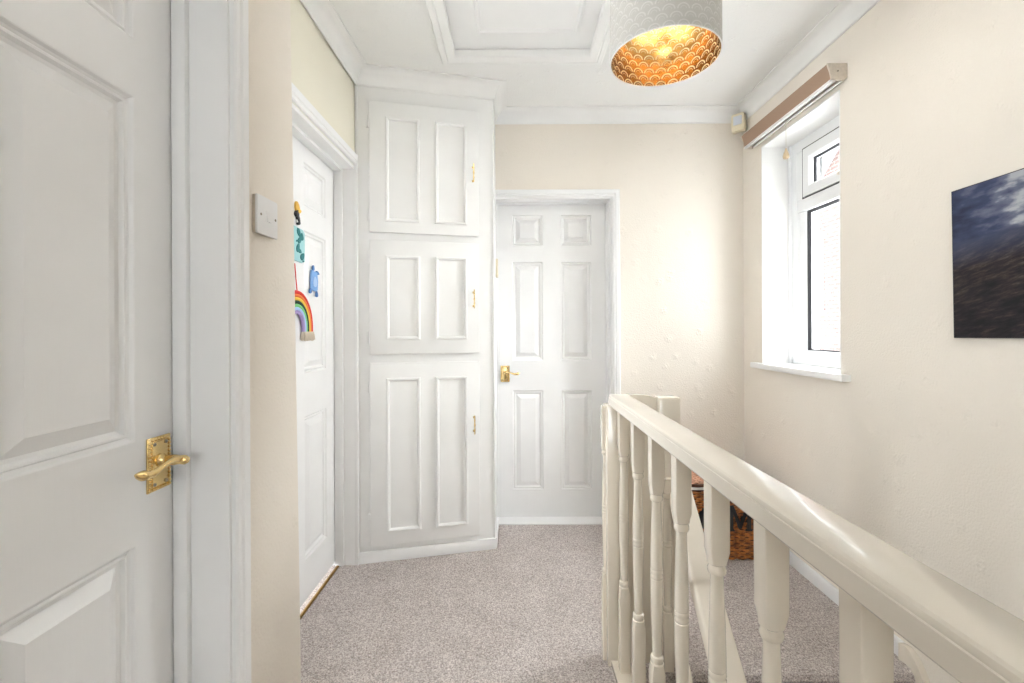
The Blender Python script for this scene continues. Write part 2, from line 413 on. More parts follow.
# skirting
sk = [(0, 0), (.015, 0), (.015, .045), (.010, .055), (.006, .058), (0, .058)]
b_ = MB(); b_.sweep([(a, b) for a, b in sk], [(XR, STAIR_Y + .04, 0), (XR, YB, 0)], (0, 0, 1))
struct(b_.build('baseboard_right', M['trim']), 'low white skirting on the window wall', 'skirting')
b_ = MB(); b_.sweep(sk, [(XR, YB, 0), (.66, YB, 0)], (0, 0, 1))
struct(b_.build('baseboard_back', M['trim']), 'low white skirting on the end wall behind the basket', 'skirting')

# ------------------------------------------------------------------ doors
RAISED = [(0, 0), (.002, -.001), (.005, -.006), (.009, -.0085), (.012, -.0062), (.015, -.0068), (.019, -.013), (.025, -.0150), (.048, -.0035), (.0505, -.002)]
ROWS = [(.17, .79), (.975, 1.592), (1.693, 1.886)]
ARCH = [(0, 0), (0, .010), (.004, .014), (.012, .015), (.016, .012), (.020, .0165), (.040, .0165), (.044, .012), (.044, 0)]

def lever_handle(parent, F, w=.057, h=.101, lever=-1, boss_v=.056, reach=.108):
    """Georgian rope-edge plate; F.u across the plate from its left edge, F.n out of the door, F.v up from its lower edge"""
    p = MB(); p.box(0, w, 0, .004, 0, h, F, bevel=.0015)
    p.box(.009, w - .009, .003, .0058, .009, h - .009, F, bevel=.001)
    k = 0
    pts = []
    st = .0072
    for i in range(int((h - .008) / st) + 1):
        pts += [(.0045, .0045 + i * st), (w - .0045, .0045 + i * st)]
    for i in range(1, int((w - .009) / st)):
        pts += [(.0045 + i * st, .0045), (.0045 + i * st, h - .0045)]
    for (u, v) in pts:
        p.lathe([(.0001, .0078), (.0018, .0071), (.0031, .0052), (.0033, .003)], Frame(F(u, 0, v), F.u, F.n, F.v), 6, caps=False)
    plate = p.build('handle_plate', M['brass'], parent)
    for u in (.014, w - .014):
        for v in (.013, h - .013):
            s_ = MB(); s_.lathe([(.0034, .0055), (.0032, .0072), (.0018, .0078), (.0001, .0078)], Frame(F(u, 0, v), F.u, F.n, F.v), 12)
            o = s_.build('screw', M['screw'], plate); o['label'] = 'dull steel screw head'
    l = MB(); c = w / 2
    l.lathe([(.0115, .0055), (.0125, .009), (.0085, .014), (.0075, .020), (.0098, .026), (.0098, .034), (.0082, .044), (.0090, .052), (.006, .0575), (.0002, .059)], Frame(F(c, 0, boss_v), F.u, F.n, F.v), 20)
    pts, rr = [], []
    for i in range(19):
        t = i / 18
        u = c + lever * (-.006 + (reach + .006) * t)
        v = boss_v + .006 * math.sin(t * 2 * PI) * (1 if t < .6 else 1.1) + .004 * t
        n = .046 + .003 * math.sin(t * PI)
        pts.append(F(u, n, v)); rr.append(.0075 * (1 - .42 * math.sin(min(1, t * 1.35) * PI)) if t < .75 else .0055 + .0035 * math.sin((t - .75) / .25 * PI) - .003 * max(0, (t - .9) / .1))
    l.tube(pts, rr, 12)
    l.build('lever', M['brass'], plate)
    return plate

def door_leaf(parent, F, W, H, stile, pan, T=.038):
    d = MB(); d.panel_face(F, W, H, T, [(stile, stile + pan), (W - stile - pan, W - stile)], ROWS, RAISED)
    return d.build('door_leaf', M['door'], parent, smooth=22)

# door_1: near left, in the left wall; face at X=-.675 looking +X
d1 = empty('door_1', (-.69, .55, 0)); struct(d1, 'white six panel door nearest the viewer, far left', 'door')
door_leaf(d1, Frame((-.713, .165, .006), (0, 1, 0), (1, 0, 0)), .762, 1.981, .097, .237)
j = MB()
j.box(-.77, XL + .001, .93, .962, 0, 2.02); j.box(-.77, XL + .001, .13, .162, 0, 2.02); j.box(-.77, XL + .001, .162, .93, 1.99, 2.02)
j.box(-.673, -.645, .917, .931, 0, 1.99, bevel=.002); j.box(-.673, -.645, .162, .175, 0, 1.99); j.box(-.673, -.645, .175, .917, 1.976, 1.99)
j.build('door_frame', M['trim'], d1)
a = MB(); a.sweep(ARCH, [(XL, .154, 0), (XL, .154, 2.0), (XL, .938, 2.0), (XL, .938, 0)], (1, 0, 0))
a2 = a.build('architrave', M['trim'], d1)
lever_handle(d1, Frame((-.675, .853, .879), (0, 1, 0), (1, 0, 0)))

# door_2: decorated door in the alcove; face at X=-.895
d2 = empty('door_2', (-.91, 1.95, 0)); struct(d2, 'white six panel door hung with a rainbow decoration', 'door')
door_leaf(d2, Frame((-.933, 1.566, .018), (0, 1, 0), (1, 0, 0)), .762, 1.97, .10, .235)
j = MB()
j.box(-.95, XA + .002, 2.33, 2.361, 0, 2.0); j.box(-.95, XA + .002, 1.535, 1.564, 0, 2.0); j.box(-.95, XA + .002, 1.564, 2.33, 1.984, 2.0)
j.box(-.892, -.85, 2.317, 2.331, 0, 1.985, bevel=.002); j.box(-.892, -.85, 1.564, 2.317, 1.972, 1.985); j.box(-.892, -.85, 1.563, 1.577, 0, 1.985)
j.build('door_frame', M['trim'], d2)
a = MB()
A2 = [(0, 0), (0, .010), (.004, .014), (.014, .015), (.018, .013), (.022, .0175), (.05, .0175), (.056, .012), (.056, 0)]
a.sweep(A2, [(XA, 1.54, 0), (XA, 1.54, 2.005), (XA, 2.327, 2.005)], (1, 0, 0))
a.box(XA, XA + .0175, 2.325, 2.346, 0, 2.06, bevel=.002)
a.build('architrave', M['trim'], d2)
t = MB(); t.prism([(-.008, 0), (.008, 0), (.0075, .003), (.003, .006), (-.003, .006), (-.0075, .003)], 0, .75, Frame((-.879, 1.567, .0), (1, 0, 0), (0, 1, 0)))
o = t.build('threshold_strip', M['old_brass'], d2); o['label'] = 'brass threshold strip'

# door_3: in the end wall; face at Y=2.905 looking -Y
d3 = empty('door_3', (.24, 2.93, 0)); struct(d3, 'white six panel door in the end wall', 'door')
F3 = Frame((-.10, 2.943, .006), (1, 0, 0), (0, -1, 0))
door_leaf(d3, F3, .686, 1.955, .095, .193)
j = MB()
j.box(.588, .613, YB - .001, YB + .16, 0, 1.978); j.box(-.126, -.102, YB - .001, YB + .16, 0, 1.978); j.box(-.102, .588, YB - .001, YB + .16, 1.962, 1.978)
j.box(.578, .589, 2.86, 2.902, 0, 1.963, bevel=.002); j.box(-.102, -.092, 2.86, 2.902, 0, 1.963); j.box(-.092, .578, 2.86, 2.902, 1.953, 1.963)
j.build('door_frame', M['trim'], d3)
a = MB(); a.sweep(ARCH, [(-.1015, YB, 1.972), (.600, YB, 1.972), (.600, YB, 0)], (0, -1, 0))
a.build('architrave', M['trim'], d3)
lever_handle(d3, Frame((-.079, 2.905, .85), (1, 0, 0), (0, -1, 0)), lever=1, boss_v=.056, reach=.09)
t = MB(); t.box(-.10, .586, 2.80, 2.96, -.002, .006)
t.build('threshold_strip', M['trim'], d3)
t = MB(); t.box(-.101, -.088, 2.772, 2.800, 1.488, 1.60, bevel=.003); t.box(-.102, -.086, 2.766, 2.776, 1.49, 1.51, bevel=.002)
o = t.build('door_catch', M['cream_plastic'], d3); o['label'] = 'small cream catch on the frame'

# ------------------------------------------------------------------ built-in cupboard, angled across the corner
cu = empty('airing_cupboard', (-.42, 2.55, 0)); tag(cu, 'tall white built-in corner cupboard with three panelled doors', 'cupboard')
du = (P1 - P0).normalized(); dn = Vector((du.y, -du.x, 0))
FC = Frame(P0, du, dn); LC = (P1 - P0).length
b_ = MB()
poly = [(P0.x - .006, P0.y), (P0.x, P0.y), (P1.x, P1.y), (P1.x, YB), (P0.x - .006, YB)]
lo = [b_.bm.verts.new((x, y, 0)) for x, y in poly]; hi = [b_.bm.verts.new((x, y, ZC)) for x, y in poly]
b_.bm.faces.new(lo[::-1]); b_.bm.faces.new(hi)
for i in range(5): b_.bm.faces.new((lo[i], lo[(i + 1) % 5], hi[(i + 1) % 5], hi[i]))
b_.build('carcass', M['cupboard'], cu)
b_ = MB(); b_.prism([(-.002, 0), (LC + .004, 0), (LC + .004, .058), (-.002, .058)], 0, .014, FC, bevel=.003)
b_.box(P1.x - .001, P1.x + .012, P1.y - .002, YB - .02, 0, .058, bevel=.003)
b_.build('plinth', M['trim'], cu)
b_ = MB(); b_.tube([P1 + Vector((-.002, -.002, .058)), P1 + Vector((-.002, -.002, 2.42))], .005, 10)
b_.box(0, .010, 0, .006, .058, 2.42, FC, bevel=.002)
b_.build('corner_bead', M['trim'], cu)
def cupboard_door(v0, v1, pv0, pv1, hv, hinge_vs):
    U0, U1, T = .064, .620, .023
    d = MB(); d.box(U0, U1, .001, T, v0, v1, FC, bevel=.003)
    for (a0, a1) in ((.143, .314), (.391, .557)):
        bead = [(0, 0), (.001, .008), (.004, .0115), (.009, .0125), (.014, .010), (.017, .004), (.018, 0)]
        prev = None
        R = []
        for x, y in bead:
            R.append([FC(a0 + x, T + y, pv0 + x), FC(a1 - x, T + y, pv0 + x), FC(a1 - x, T + y, pv1 - x), FC(a0 + x, T + y, pv1 - x)])
        for p, q in zip(R, R[1:]):
            for k in range(4): d.quad((p[k], p[(k + 1) % 4], q[(k + 1) % 4], q[k]))
    do = d.build('cupboard_door', M['cupboard'], cu, smooth=25)
    h = MB()
    pts = [FC(.590, .052, hv - .050 + .1 * i / 12) for i in range(13)]
    rr = [.0018, .0036, .003, .0042, .003, .0034, .0046, .0034, .003, .0042, .003, .0036, .0018]
    h.tube(pts, rr, 10)
    for s_ in (-.036, .036): h.tube([FC(.590, T, hv + s_), FC(.590, T + .002, hv + s_), FC(.590, T + .003, hv + s_), FC(.590, .052, hv + s_)], [.0058, .0058, .0030, .0030], 10)
    h.build('handle', M['brass'], do)
    for hv_ in hinge_vs:
        g = MB(); g.box(U0 - .014, U0 + .001, 0, .0045, hv_ - .027, hv_ + .027, FC, bevel=.001)
        g.lathe([(.0045, -.03), (.0045, .03)], Frame(FC(U0 - .003, .017, hv_), FC.u, (0, 0, 1), FC.n), 10)
        g.build('hinge', M['trim'], do)
cupboard_door(1.672, 2.333, 1.727, 2.258, 1.998, (1.76, 2.23))
cupboard_door(1.055, 1.633, 1.127, 1.556, 1.338, (1.14, 1.55))
cupboard_door(.090, 1.011, .155, .934, .679, (.22, .89))

# ------------------------------------------------------------------ loft hatch
lh = empty('loft_hatch', ((HX0 + HX1) / 2, (HY0 + HY1) / 2, ZC)); tag(lh, 'white square loft hatch with moulded frame in the ceiling', 'hatch')
h = MB()
HF = [(-.003, -.02), (-.003, .012), (.006, .018), (.030, .022), (.036, .018), (.042, .022), (.060, .020), (.065, .012), (.065, -.001), (.004, -.001)]
loop = [(HX0, HY0), (HX1, HY0), (HX1, HY1), (HX0, HY1)]
R = []
for (x, y), (sx, sy) in zip(loop, ((-1, -1), (1, -1), (1, 1), (-1, 1))):
    R.append([Vector((x + sx * a_, y + sy * a_, ZC - b)) for a_, b in HF])
R.append(R[0]); h.rings(R, caps=False); h.build('hatch_frame', M['cove'], lh, smooth=25)
h = MB(); h.box(HX0 - .01, HX1 + .01, HY0 - .01, HY1 + .01, ZC + .022, ZC + .036)
mb = [(0, 0), (.004, .010), (.012, .012), (.018, .006), (.022, 0)]
R = []
lp = [(-.155, 1.66), (.30, 1.66), (.30, 2.085), (-.155, 2.085)]
for x, y in mb: R.append([Vector((px + (x if i in (0, 3) else -x), py + (x if i in (0, 1) else -x), ZC + .022 - y)) for i, (px, py) in enumerate(lp)])
for p, q in zip(R, R[1:]):
    for k in range(4): h.quad((p[k], p[(k + 1) % 4], q[(k + 1) % 4], q[k]))
h.build('hatch_panel', M['trim'], lh, smooth=25)

# ------------------------------------------------------------------ window in the right wall
wn = empty('window_1', (1.58, (WY0 + WY1) / 2, WZ0)); struct(wn, 'white plastic window with a small opening light above', 'window')
XF0, XF1 = 1.545, 1.615       # inner and outer face of the outer frame
def rect_frame(y0, y1, z0, z1, wd, x0, x1, bevel=.003):
    """four mitred bars; inner edge chamfered a little"""
    m = MB(); R = []
    prof = [(0, x1), (0, x0), (wd - .012, x0), (wd, x0 + .012), (wd, x1)]
    for (y, z, sy, sz) in ((y0, z0, 1, 1), (y1, z0, -1, 1), (y1, z1, -1, -1), (y0, z1, 1, -1)):
        R.append([Vector((x, y + sy * a_, z + sz * a_)) for a_, x in prof])
    R.append(R[0]); m.rings(R, caps=False); return m
ZT0, ZT1 = 1.80, 1.868        # transom
m = rect_frame(WY0 + .002, WY1 - .002, WZ0 + .03, WZ1 - .002, .075, XF0, XF1)
m.box(XF0, XF1, WY0 + .07, WY1 - .07, ZT0, ZT1, bevel=.003)
m.box(XF0 + .003, XF1, WY1 - .132, WY1 - .06, ZT1 - .01, WZ1 - .03); m.box(XF0 + .003, XF1, WY0 + .06, WY0 + .104, ZT1 - .01, WZ1 - .03)
m.box(XF0 - .012, XF0 + .004, WY1 - .030, WY1 - .002, WZ0 + .03, WZ1 - .002, bevel=.002); m.box(XF0 - .012, XF0 + .004, WY0 + .002, WY0 + .030, WZ0 + .03, WZ1 - .002, bevel=.002)
m.build('window_frame', M['upvc'], wn)
# opening top light
sy0, sy1, sz0, sz1 = WY0 + .105, 2.468, 1.872, 2.122
m = rect_frame(sy0, sy1, sz0, sz1, .058, XF0 - .004, XF1 - .01); sash = m.build('sash', M['upvc'], wn)
m = rect_frame(sy0 - .005, sy1 + .005, sz0 - .005, sz1 + .005, .008, XF0 - .001, XF0 + .02); m.build('gasket', M['gasket'], sash)
gy0, gy1, gz0, gz1 = sy0 + .058, sy1 - .058, sz0 + .058, sz1 - .058
m = rect_frame(gy0 - .002, gy1 + .002, gz0 - .002, gz1 + .002, .010, XF0 + .012, XF0 + .03); m.build('gasket', M['gasket'], sash)
m = rect_frame(gy0, gy1, gz0, gz1, .004, XF1 - .02, XF1 - .006); m.build('spacer_bar', M['upvc'], sash)
m = MB(); m.box(XF0 + .034, XF0 + .038, gy0 - .005, gy1 + .005, gz0 - .005, gz1 + .005); m.build('pane', M['glass'], sash)
m = MB(); m.box(XF0 - .030, XF0 - .004, 2.150, 2.174, sz0 + .020, sz0 + .038, bevel=.004); m.tube([(XF0 - .026, 2.162, sz0 + .029), (XF0 - .036, 2.12, sz0 + .031), (XF0 - .036, 2.07, sz0 + .031)], .006, 10)
m.build('window_handle', M['beige'], sash)
# fixed lower light
fy0, fy1, fz0, fz1 = WY0 + .105, 2.463, 1.058, 1.797
m = rect_frame(fy0 - .063, fy1 + .063, fz0 - .063, fz1 + .063, .063, XF0 + .012, XF1 - .012); m.build('glazing_bead', M['upvc'], wn)
m = rect_frame(fy0 - .003, fy1 + .003, fz0 - .003, fz1 + .003, .013, XF0 + .018, XF0 + .032); m.build('gasket', M['gasket'], wn)
m = rect_frame(fy0 + .02, fy1 - .02, fz0 + .002, fz1 - .002, .005, XF1 - .022, XF1 - .012); m.build('spacer_bar', M['upvc'], wn)
m = MB(); m.box(XF0 + .036, XF0 + .040, fy0 - .01, fy1 + .01, fz0 - .01, fz1 + .01); m.build('pane', M['glass'], wn)
m = MB(); m.prism([(1.352, 1.912), (XR - .0005, 1.912), (XR - .0005, WY0 + .0005), (XF1, WY0 + .0005), (XF1, WY1 - .0005), (XR - .0005, WY1 - .0005), (XR - .0005, 2.652), (1.352, 2.652)], .956, .985, Frame((0, 0, 0), (1, 0, 0), (0, 0, 1), (0, 1, 0)), bevel=.003)
m.build('window_sill', M['trim'], wn)
m = MB(); m.box(XR + .0, XF0, WY1 - .006, WY1 + .0005, .985, WZ1); m.box(XR, XF0, WY0 - .0005, WY0 + .006, .985, WZ1); m.box(XR, XF0, WY0, WY1, WZ1 - .006, WZ1 + .0005)
m.build('reveal_lining', M['cove'], wn)

# added window behind the viewer, an unseen opening that lets in fill light
wb = empty('added_window_rear', (.05, -2.07, .82)); struct(wb, 'added white window behind the viewer, for fill light', 'window')
m = MB(); R = []
for (x, z, sx, sz) in ((-.38, .82, 1, 1), (.46, .82, -1, 1), (.46, 2.18, -1, -1), (-.38, 2.18, 1, -1)):
    R.append([Vector((x + sx * a_, y, z + sz * a_)) for a_, y in ((0, -2.12), (0, -2.05), (.07, -2.05), (.07, -2.12))])
R.append(R[0]); m.rings(R, caps=False); m.box(-.32, .40, -2.12, -2.05, 1.49, 1.55); m.build('window_frame', M['upvc'], wb)
m = MB(); m.box(-.32, .40, -2.09, -2.086, .88, 2.12); m.build('pane', M['glass'], wb)

# added side window in the alcove, an unseen opening for the fill lamp
wa = empty('added_window_alcove', (-.90, 1.39, .85)); struct(wa, 'added narrow white side window in the alcove, for fill light', 'window')
m = MB(); R = []
for (y, z, sy, sz) in ((1.26, .85, 1, 1), (1.52, .85, -1, 1), (1.52, 2.15, -1, -1), (1.26, 2.15, 1, -1)):
    R.append([Vector((x, y + sy * a_, z + sz * a_)) for a_, x in ((0, -.94), (0, -.88), (.025, -.88), (.025, -.94))])
R.append(R[0]); m.rings(R, caps=False); m.build('window_frame', M['upvc'], wa)
m = MB(); m.box(-.912, -.908, 1.28, 1.50, .87, 2.13); m.build('pane', M['glass'], wa)

# ------------------------------------------------------------------ roller blind above the window
rb = empty('roller_blind', (1.35, 2.29, 2.20)); tag(rb, 'taupe roller blind cassette fixed above the window', 'blind')
FB = Frame((XR, 1.93, 2.203), (-1, 0, 0), (0, 1, 0))     # u out from the wall, n along it
m = MB(); m.prism([(.002, .060), (.002, .072), (.080, .072), (.077, .060), (.072, .045), (.067, .028), (.0645, .010), (.060, .010), (.062, .028), (.067, .045), (.072, .060)], .004, .724, FB)
m.build('fascia', M['taupe'], rb)
cap = [(0, .014), (0, .073), (.083, .073), (.079, .058), (.073, .043), (.068, .026), (.066, .008), (.030, .0), (.014, .002)]
for n0, n1 in ((-.004, .004), (.724, .731)):
    m = MB(); m.prism(cap, n0, n1, FB, bevel=.0008); e = m.build('end_cap', M['beige'], rb); e['label'] = 'beige end cap'
    if n0 < 0:
        s_ = MB(); s_.lathe([(.0035, 0), (.0035, .002), (.0005, .0022)], Frame(FB(.040, -.004, .040), (1, 0, 0), (0, -1, 0)), 10); s_.build('screw', M['screw'], e)
m = MB(); m.box(.054, .067, .004, .724, -.003, .010, FB, bevel=.002); m.build('bottom_rail', M['plastic'], rb)
m = MB(); m.lathe([(.020, .01), (.020, .72)], Frame(FB(.034, 0, .034), (1, 0, 0), (0, 1, 0)), 20); m.build('roller_tube', M['cloth'], rb)
m = MB(); m.box(.010, .020, .004, .724, .004, .012, FB, bevel=.002); m.build('back_rail', M['plastic'], rb)
m = MB(); m.tube([(1.332, 2.262, 2.202), (1.332, 2.262, 2.05)], .0012, 6); pc = m.build('pull_cord', M['cord'], rb)
m = MB(); m.lathe([(.0015, .052), (.0035, .050), (.006, .040), (.011, .026), (.0145, .014), (.0145, .006), (.010, .0), (.0005, -.001)], Frame((1.332, 2.262, 2.002), (1, 0, 0), (0, 0, 1), (0, 1, 0)), 16)
m.build('acorn', M['acorn'], pc)

# ------------------------------------------------------------------ alarm sensor in the corner
ps = empty('motion_sensor', (1.345, 2.755, 2.35)); tag(ps, 'small cream alarm sensor high in the far right corner', 'sensor')
FS = Frame((1.336, 2.746, 2.342), (.707, -.707, 0), (-.707, -.707, 0))
m = MB(); m.prism([(-.034, .0), (.034, .0), (.036, .02), (.036, .095), (.03, .102), (-.03, .102), (-.036, .095), (-.036, .02)], -.03, .014, FS, bevel=.004); m.build('housing', M['cream_plastic'], ps)
m = MB(); m.box(-.024, .024, .010, .018, .034, .086, FS, bevel=.003); m.build('sensor_lens', M['lens'], ps)

# ------------------------------------------------------------------ light switch
ls = empty('light_switch', (XL, .945, 1.40)); tag(ls, 'white single light switch on the left wall', 'switch')
SW = Frame((XL, 1.017, 1.394), (0, 1, 0), (1, 0, 0))
m = MB(); m.box(.001, .085, 0, .007, .001, .085, SW, bevel=.001); o = m.build('back_box', M['beige'], ls); o['label'] = 'beige back plate'
m = MB(); m.box(0, .086, .006, .0135, 0, .086, SW, bevel=.0025); m.build('switch_plate', M['plastic'], ls)
m = MB(); m.rings([[SW(.0345, .0133, .031), SW(.0515, .0133, .031), SW(.0515, .0133, .056), SW(.0345, .0133, .056)], [SW(.035, .0175, .0315), SW(.051, .0175, .0315), SW(.051, .0145, .0555), SW(.035, .0145, .0555)]])
m.build('rocker', M['plastic'], ls)
for u in (.012, .074):
    m = MB(); m.lathe([(.0028, .0130), (.0028, .0145), (.0005, .0147)], Frame(SW(u, 0, .043), SW.u, SW.n), 10); m.build('screw', M['screw'], ls)

# ------------------------------------------------------------------ picture on the right wall
FP = Frame((XR, 1.450, 1.146), (0, -math.cos(.014), math.sin(.014)), (-1, 0, 0), (0, math.sin(.014), math.cos(.014)))
wp = empty('wall_picture', (XR, 1.1, 1.152)); tag(wp, 'frameless landscape print of dark moorland under cloud, right wall', 'picture')
m = MB(); m.box(0, .70, .001, .016, 0, .458, FP, bevel=.001); o = m.build('stretcher', M['black'], wp); o['label'] = 'black edged stretcher'
m = MB(); fc = m.quad((FP(.003, .0165, .003), FP(.697, .0165, .003), FP(.697, .0165, .455), FP(.003, .0165, .455)))
uvl = m.bm.loops.layers.uv.new('UVMap')
for lp_, uvc in zip(fc.loops, ((0, 0), (1, 0), (1, 1), (0, 1))): lp_[uvl].uv = uvc
m.build('print', M['moor'], wp)

# ------------------------------------------------------------------ pendant lamp
LX, LY, LZ, LR, LH = .492, 1.50, 2.048, .171, .26
pl = empty('pendant_lamp', (LX, LY, ZC)); tag(pl, 'pendant drum shade with gold scallop lining hanging from the ceiling', 'lamp')
def drum(r, z0, z1, nu, nv, n=72):
    m = MB(); uvl = m.bm.loops.layers.uv.new('UVMap')
    for i in range(n):
        a0, a1 = 2 * PI * i / n, 2 * PI * (i + 1) / n
        fc = m.quad([(LX + r * math.cos(a), LY + r * math.sin(a), z) for a, z in ((a0, z0), (a1, z0), (a1, z1), (a0, z1))])
        for l_, (u, v) in zip(fc.loops, ((i / n * nu, 0), ((i + 1) / n * nu, 0), ((i + 1) / n * nu, nv), (i / n * nu, nv))): l_[uvl].uv = (u, v)
    return m
sh = drum(LR, LZ, LZ + LH, 26, 11).build('lamp_shade', M['shade'], pl)
li = drum(LR - .0025, LZ, LZ + LH, 26, 11).build('shade_lining', M['gold'], sh); li['label'] = 'gold scallop patterned lining'
for z, s_ in ((LZ, 1), (LZ + LH, 1)):
    m = MB(); m.tube([(LX + (LR - .001) * math.cos(2 * PI * i / 72), LY + (LR - .001) * math.sin(2 * PI * i / 72), z) for i in range(72)], .0022, 8, closed=True); m.build('rim_ring', M['plastic'], sh)
m = MB()
for k in range(3):
    a_ = 2 * PI * k / 3 + .4; m.tube([(LX + .02 * math.cos(a_), LY + .02 * math.sin(a_), LZ + LH - .002), (LX + (LR - .003) * math.cos(a_), LY + (LR - .003) * math.sin(a_), LZ + LH - .002)], .0018, 6)
m.build('shade_spider', M['plastic'], pl)
m = MB(); m.lathe([(.019, LZ + LH - .045), (.021, LZ + LH - .02), (.021, LZ + LH), (.014, LZ + LH + .02), (.004, LZ + LH + .035)], Frame((LX, LY, 0), (1, 0, 0), (0, 0, 1), (0, 1, 0)), 20); m.build('lamp_holder', M['plastic'], pl)
m = MB(); m.tube([(LX, LY, LZ + LH + .03), (LX, LY, ZC - .02)], .003, 8); m.build('flex', M['plastic'], pl)
m = MB(); m.lathe([(.004, ZC - .03), (.02, ZC - .026), (.042, ZC - .012), (.045, ZC)], Frame((LX, LY, 0), (1, 0, 0), (0, 0, 1), (0, 1, 0)), 24); m.build('ceiling_rose', M['plastic'], pl)
m = MB(); m.lathe([(.013, LZ + LH - .045), (.016, LZ + LH - .06), (.027, LZ + LH - .085), (.028, LZ + LH - .10), (.02, LZ + LH - .118), (.0005, LZ + LH - .125)], Frame((LX, LY, 0), (1, 0, 0), (0, 0, 1), (0, 1, 0)), 20); m.build('bulb', M['glass'], pl)

# ------------------------------------------------------------------ landing balustrade
bl = empty('landing_balustrade', (.3725, .9, 0)); tag(bl, 'ivory painted landing banister with turned spindles along the stairwell', 'banister')
HRL, HRR, HRZ = .336, .409, .948
HRP = [(.002, 0), (0, .003), (0, .027), (.0015, .028), (.0015, .031), (.0028, .0345), (.0055, .037), (.009, .038), (.064, .038), (.0675, .037), (.070, .0345), (.0715, .031), (.0715, .028), (.073, .027), (.073, .003), (.071, 0)]
FHR = Frame((HRL, -.75, HRZ - .038), (1, 0, 0), (0, 1, 0))
m = MB(); m.prism(HRP, 0, 2.395, FHR); m.build('handrail', M['rail'], bl, smooth=25)
m = MB(); m.box(.338, .402, -.75, 1.625, 0.0, .022, bevel=.004); m.box(.364, .384, -.75, 1.622, -.26, .003)
m.build('base_rail', M['spindle'], bl)

def spindle_mesh(cx, cy, z0, z1, s=.017, zs=None):
    """square ends with chamfered stops, turned vase shaft with a double bead"""
    zb, zl, zu = zs or (.540, .318, .738)
    ANG = [math.radians(90 * q + d) for q in range(4) for d in (0, 15, 30, 39, 43.2, 46.8, 51, 60, 75)]; R = []
    def sq(z, c):
        r = []
        for t in ANG:
            q = s / max(abs(math.cos(t)), abs(math.sin(t))); q = min(q, c); r.append(Vector((cx + q * math.cos(t), cy + q * math.sin(t), z)))
        R.append(r)
    def ci(z, rad): R.append([Vector((cx + rad * math.cos(t), cy + rad * math.sin(t), z)) for t in ANG])
    k = s / .017
    S2 = s * 1.395
    sq(z0, S2); sq(zl - .035, S2); sq(zl - .012, s * 1.02); ci(zl - .010, s * .86)
    for dz, rr in ((-.006, .0150), (-.002, .0165), (.003, .0165), (.007, .0150), (.009, .0115)): ci(zl + dz, rr * k)
    H1 = zb - .014 - (zl + .009)
    for t in (.12, .3, .5, .7, .85, 1.0): ci(zl + .009 + H1 * t, (.0115 + .0042 * math.sin(t * PI / 2) ** 1.3) * k)
    for dz, rr in ((-.0125, .0143), (-.010, .0155), (-.005, .0162), (-.001, .0148), (.001, .0148), (.005, .0162), (.010, .0155), (.0125, .0143)): ci(zb + dz, rr * k)
    H2 = zu - .009 - (zb + .014)
    for t in (0, .15, .3, .5, .7, .88, 1.0): ci(zb + .014 + H2 * t, (.0115 + .0040 * math.cos(t * PI / 2) ** 1.3) * k)
    for dz, rr in ((-.007, .0150), (-.003, .0165), (.002, .0165), (.006, .0150)): ci(zu + dz, rr * k)
    ci(zu + .010, s * .86); sq(zu + .012, s * 1.02); sq(zu + .035, S2); sq(z1, S2)
    return MB().rings(R)
sp0 = spindle_mesh(.373, 1.577, .020, .912).build('baluster', M['spindle'], bl, origin=(.373, 1.577, .02), smooth=32)
for i in range(1, 13):
    o = sp0.copy(); COL.objects.link(o); o.parent = bl; o.location = Vector((.373, 1.577 - .1805 * i, .02)) - bl.location
m = MB(); m.box(.327, .402, 1.623, 1.700, 0, .909, bevel=.004); nw = m.build('newel_post', M['spindle'], bl)
hb = spindle_mesh(.331, 1.664, .004, .905, s=.0165).build('half_baluster', M['spindle'], nw)
m = MB(); m.prism([(.4025, -.02), (.507, -.02), (.507, .935), (.470, .945), (.4025, .948)], 1.640, 1.662, Frame((0, 0, 0), (1, 0, 0), (0, 1, 0)), bevel=.002); m.build('return_panel', M['spindle'], bl)

# ------------------------------------------------------------------ stairs and their own handrail
stairs = empty('staircase', (1.0, 1.0, ZLOW)); tag(stairs, 'carpeted staircase descending toward the viewer beside the right wall', 'stairs')
SX0, SX1, RISE, GO = .587, XR - .024, .2, .2
m = MB(); prof = [(STAIR_Y, -.02)]
y, z = STAIR_Y, 0
poly = []
for i in range(13):
    zt = -RISE * (i + 1); y1 = STAIR_Y - GO * i
    nose = [(y1 - .004, zt + RISE - .050), (y1 - .022, zt + RISE - .042), (y1 - .030, zt + RISE - .025), (y1 - .024, zt + RISE - .007), (y1 - .006, zt + RISE)] if i else []
    poly += [(q, v) for q, v in nose[::-1]] + [(y1 - .004, zt)]
poly = [(STAIR_Y + .03, 0.0005), (STAIR_Y + .01, 0.003), (STAIR_Y - .010, 0.002), (STAIR_Y - .024, -.008), (STAIR_Y - .030, -.025), (STAIR_Y - .022, -.042), (STAIR_Y - .004, -.050)] + poly
poly += [(STAIR_Y - GO * 12 - .004, ZLOW), (STAIR_Y - GO * 11.2, ZLOW)]
poly += [(STAIR_Y + .02, -.24)]
m.prism(poly, 0, SX1 - SX0, Frame((SX0, 0, 0), (0, 1, 0), (1, 0, 0))); m.build('carpeted_flight', M['carpet'], stairs)
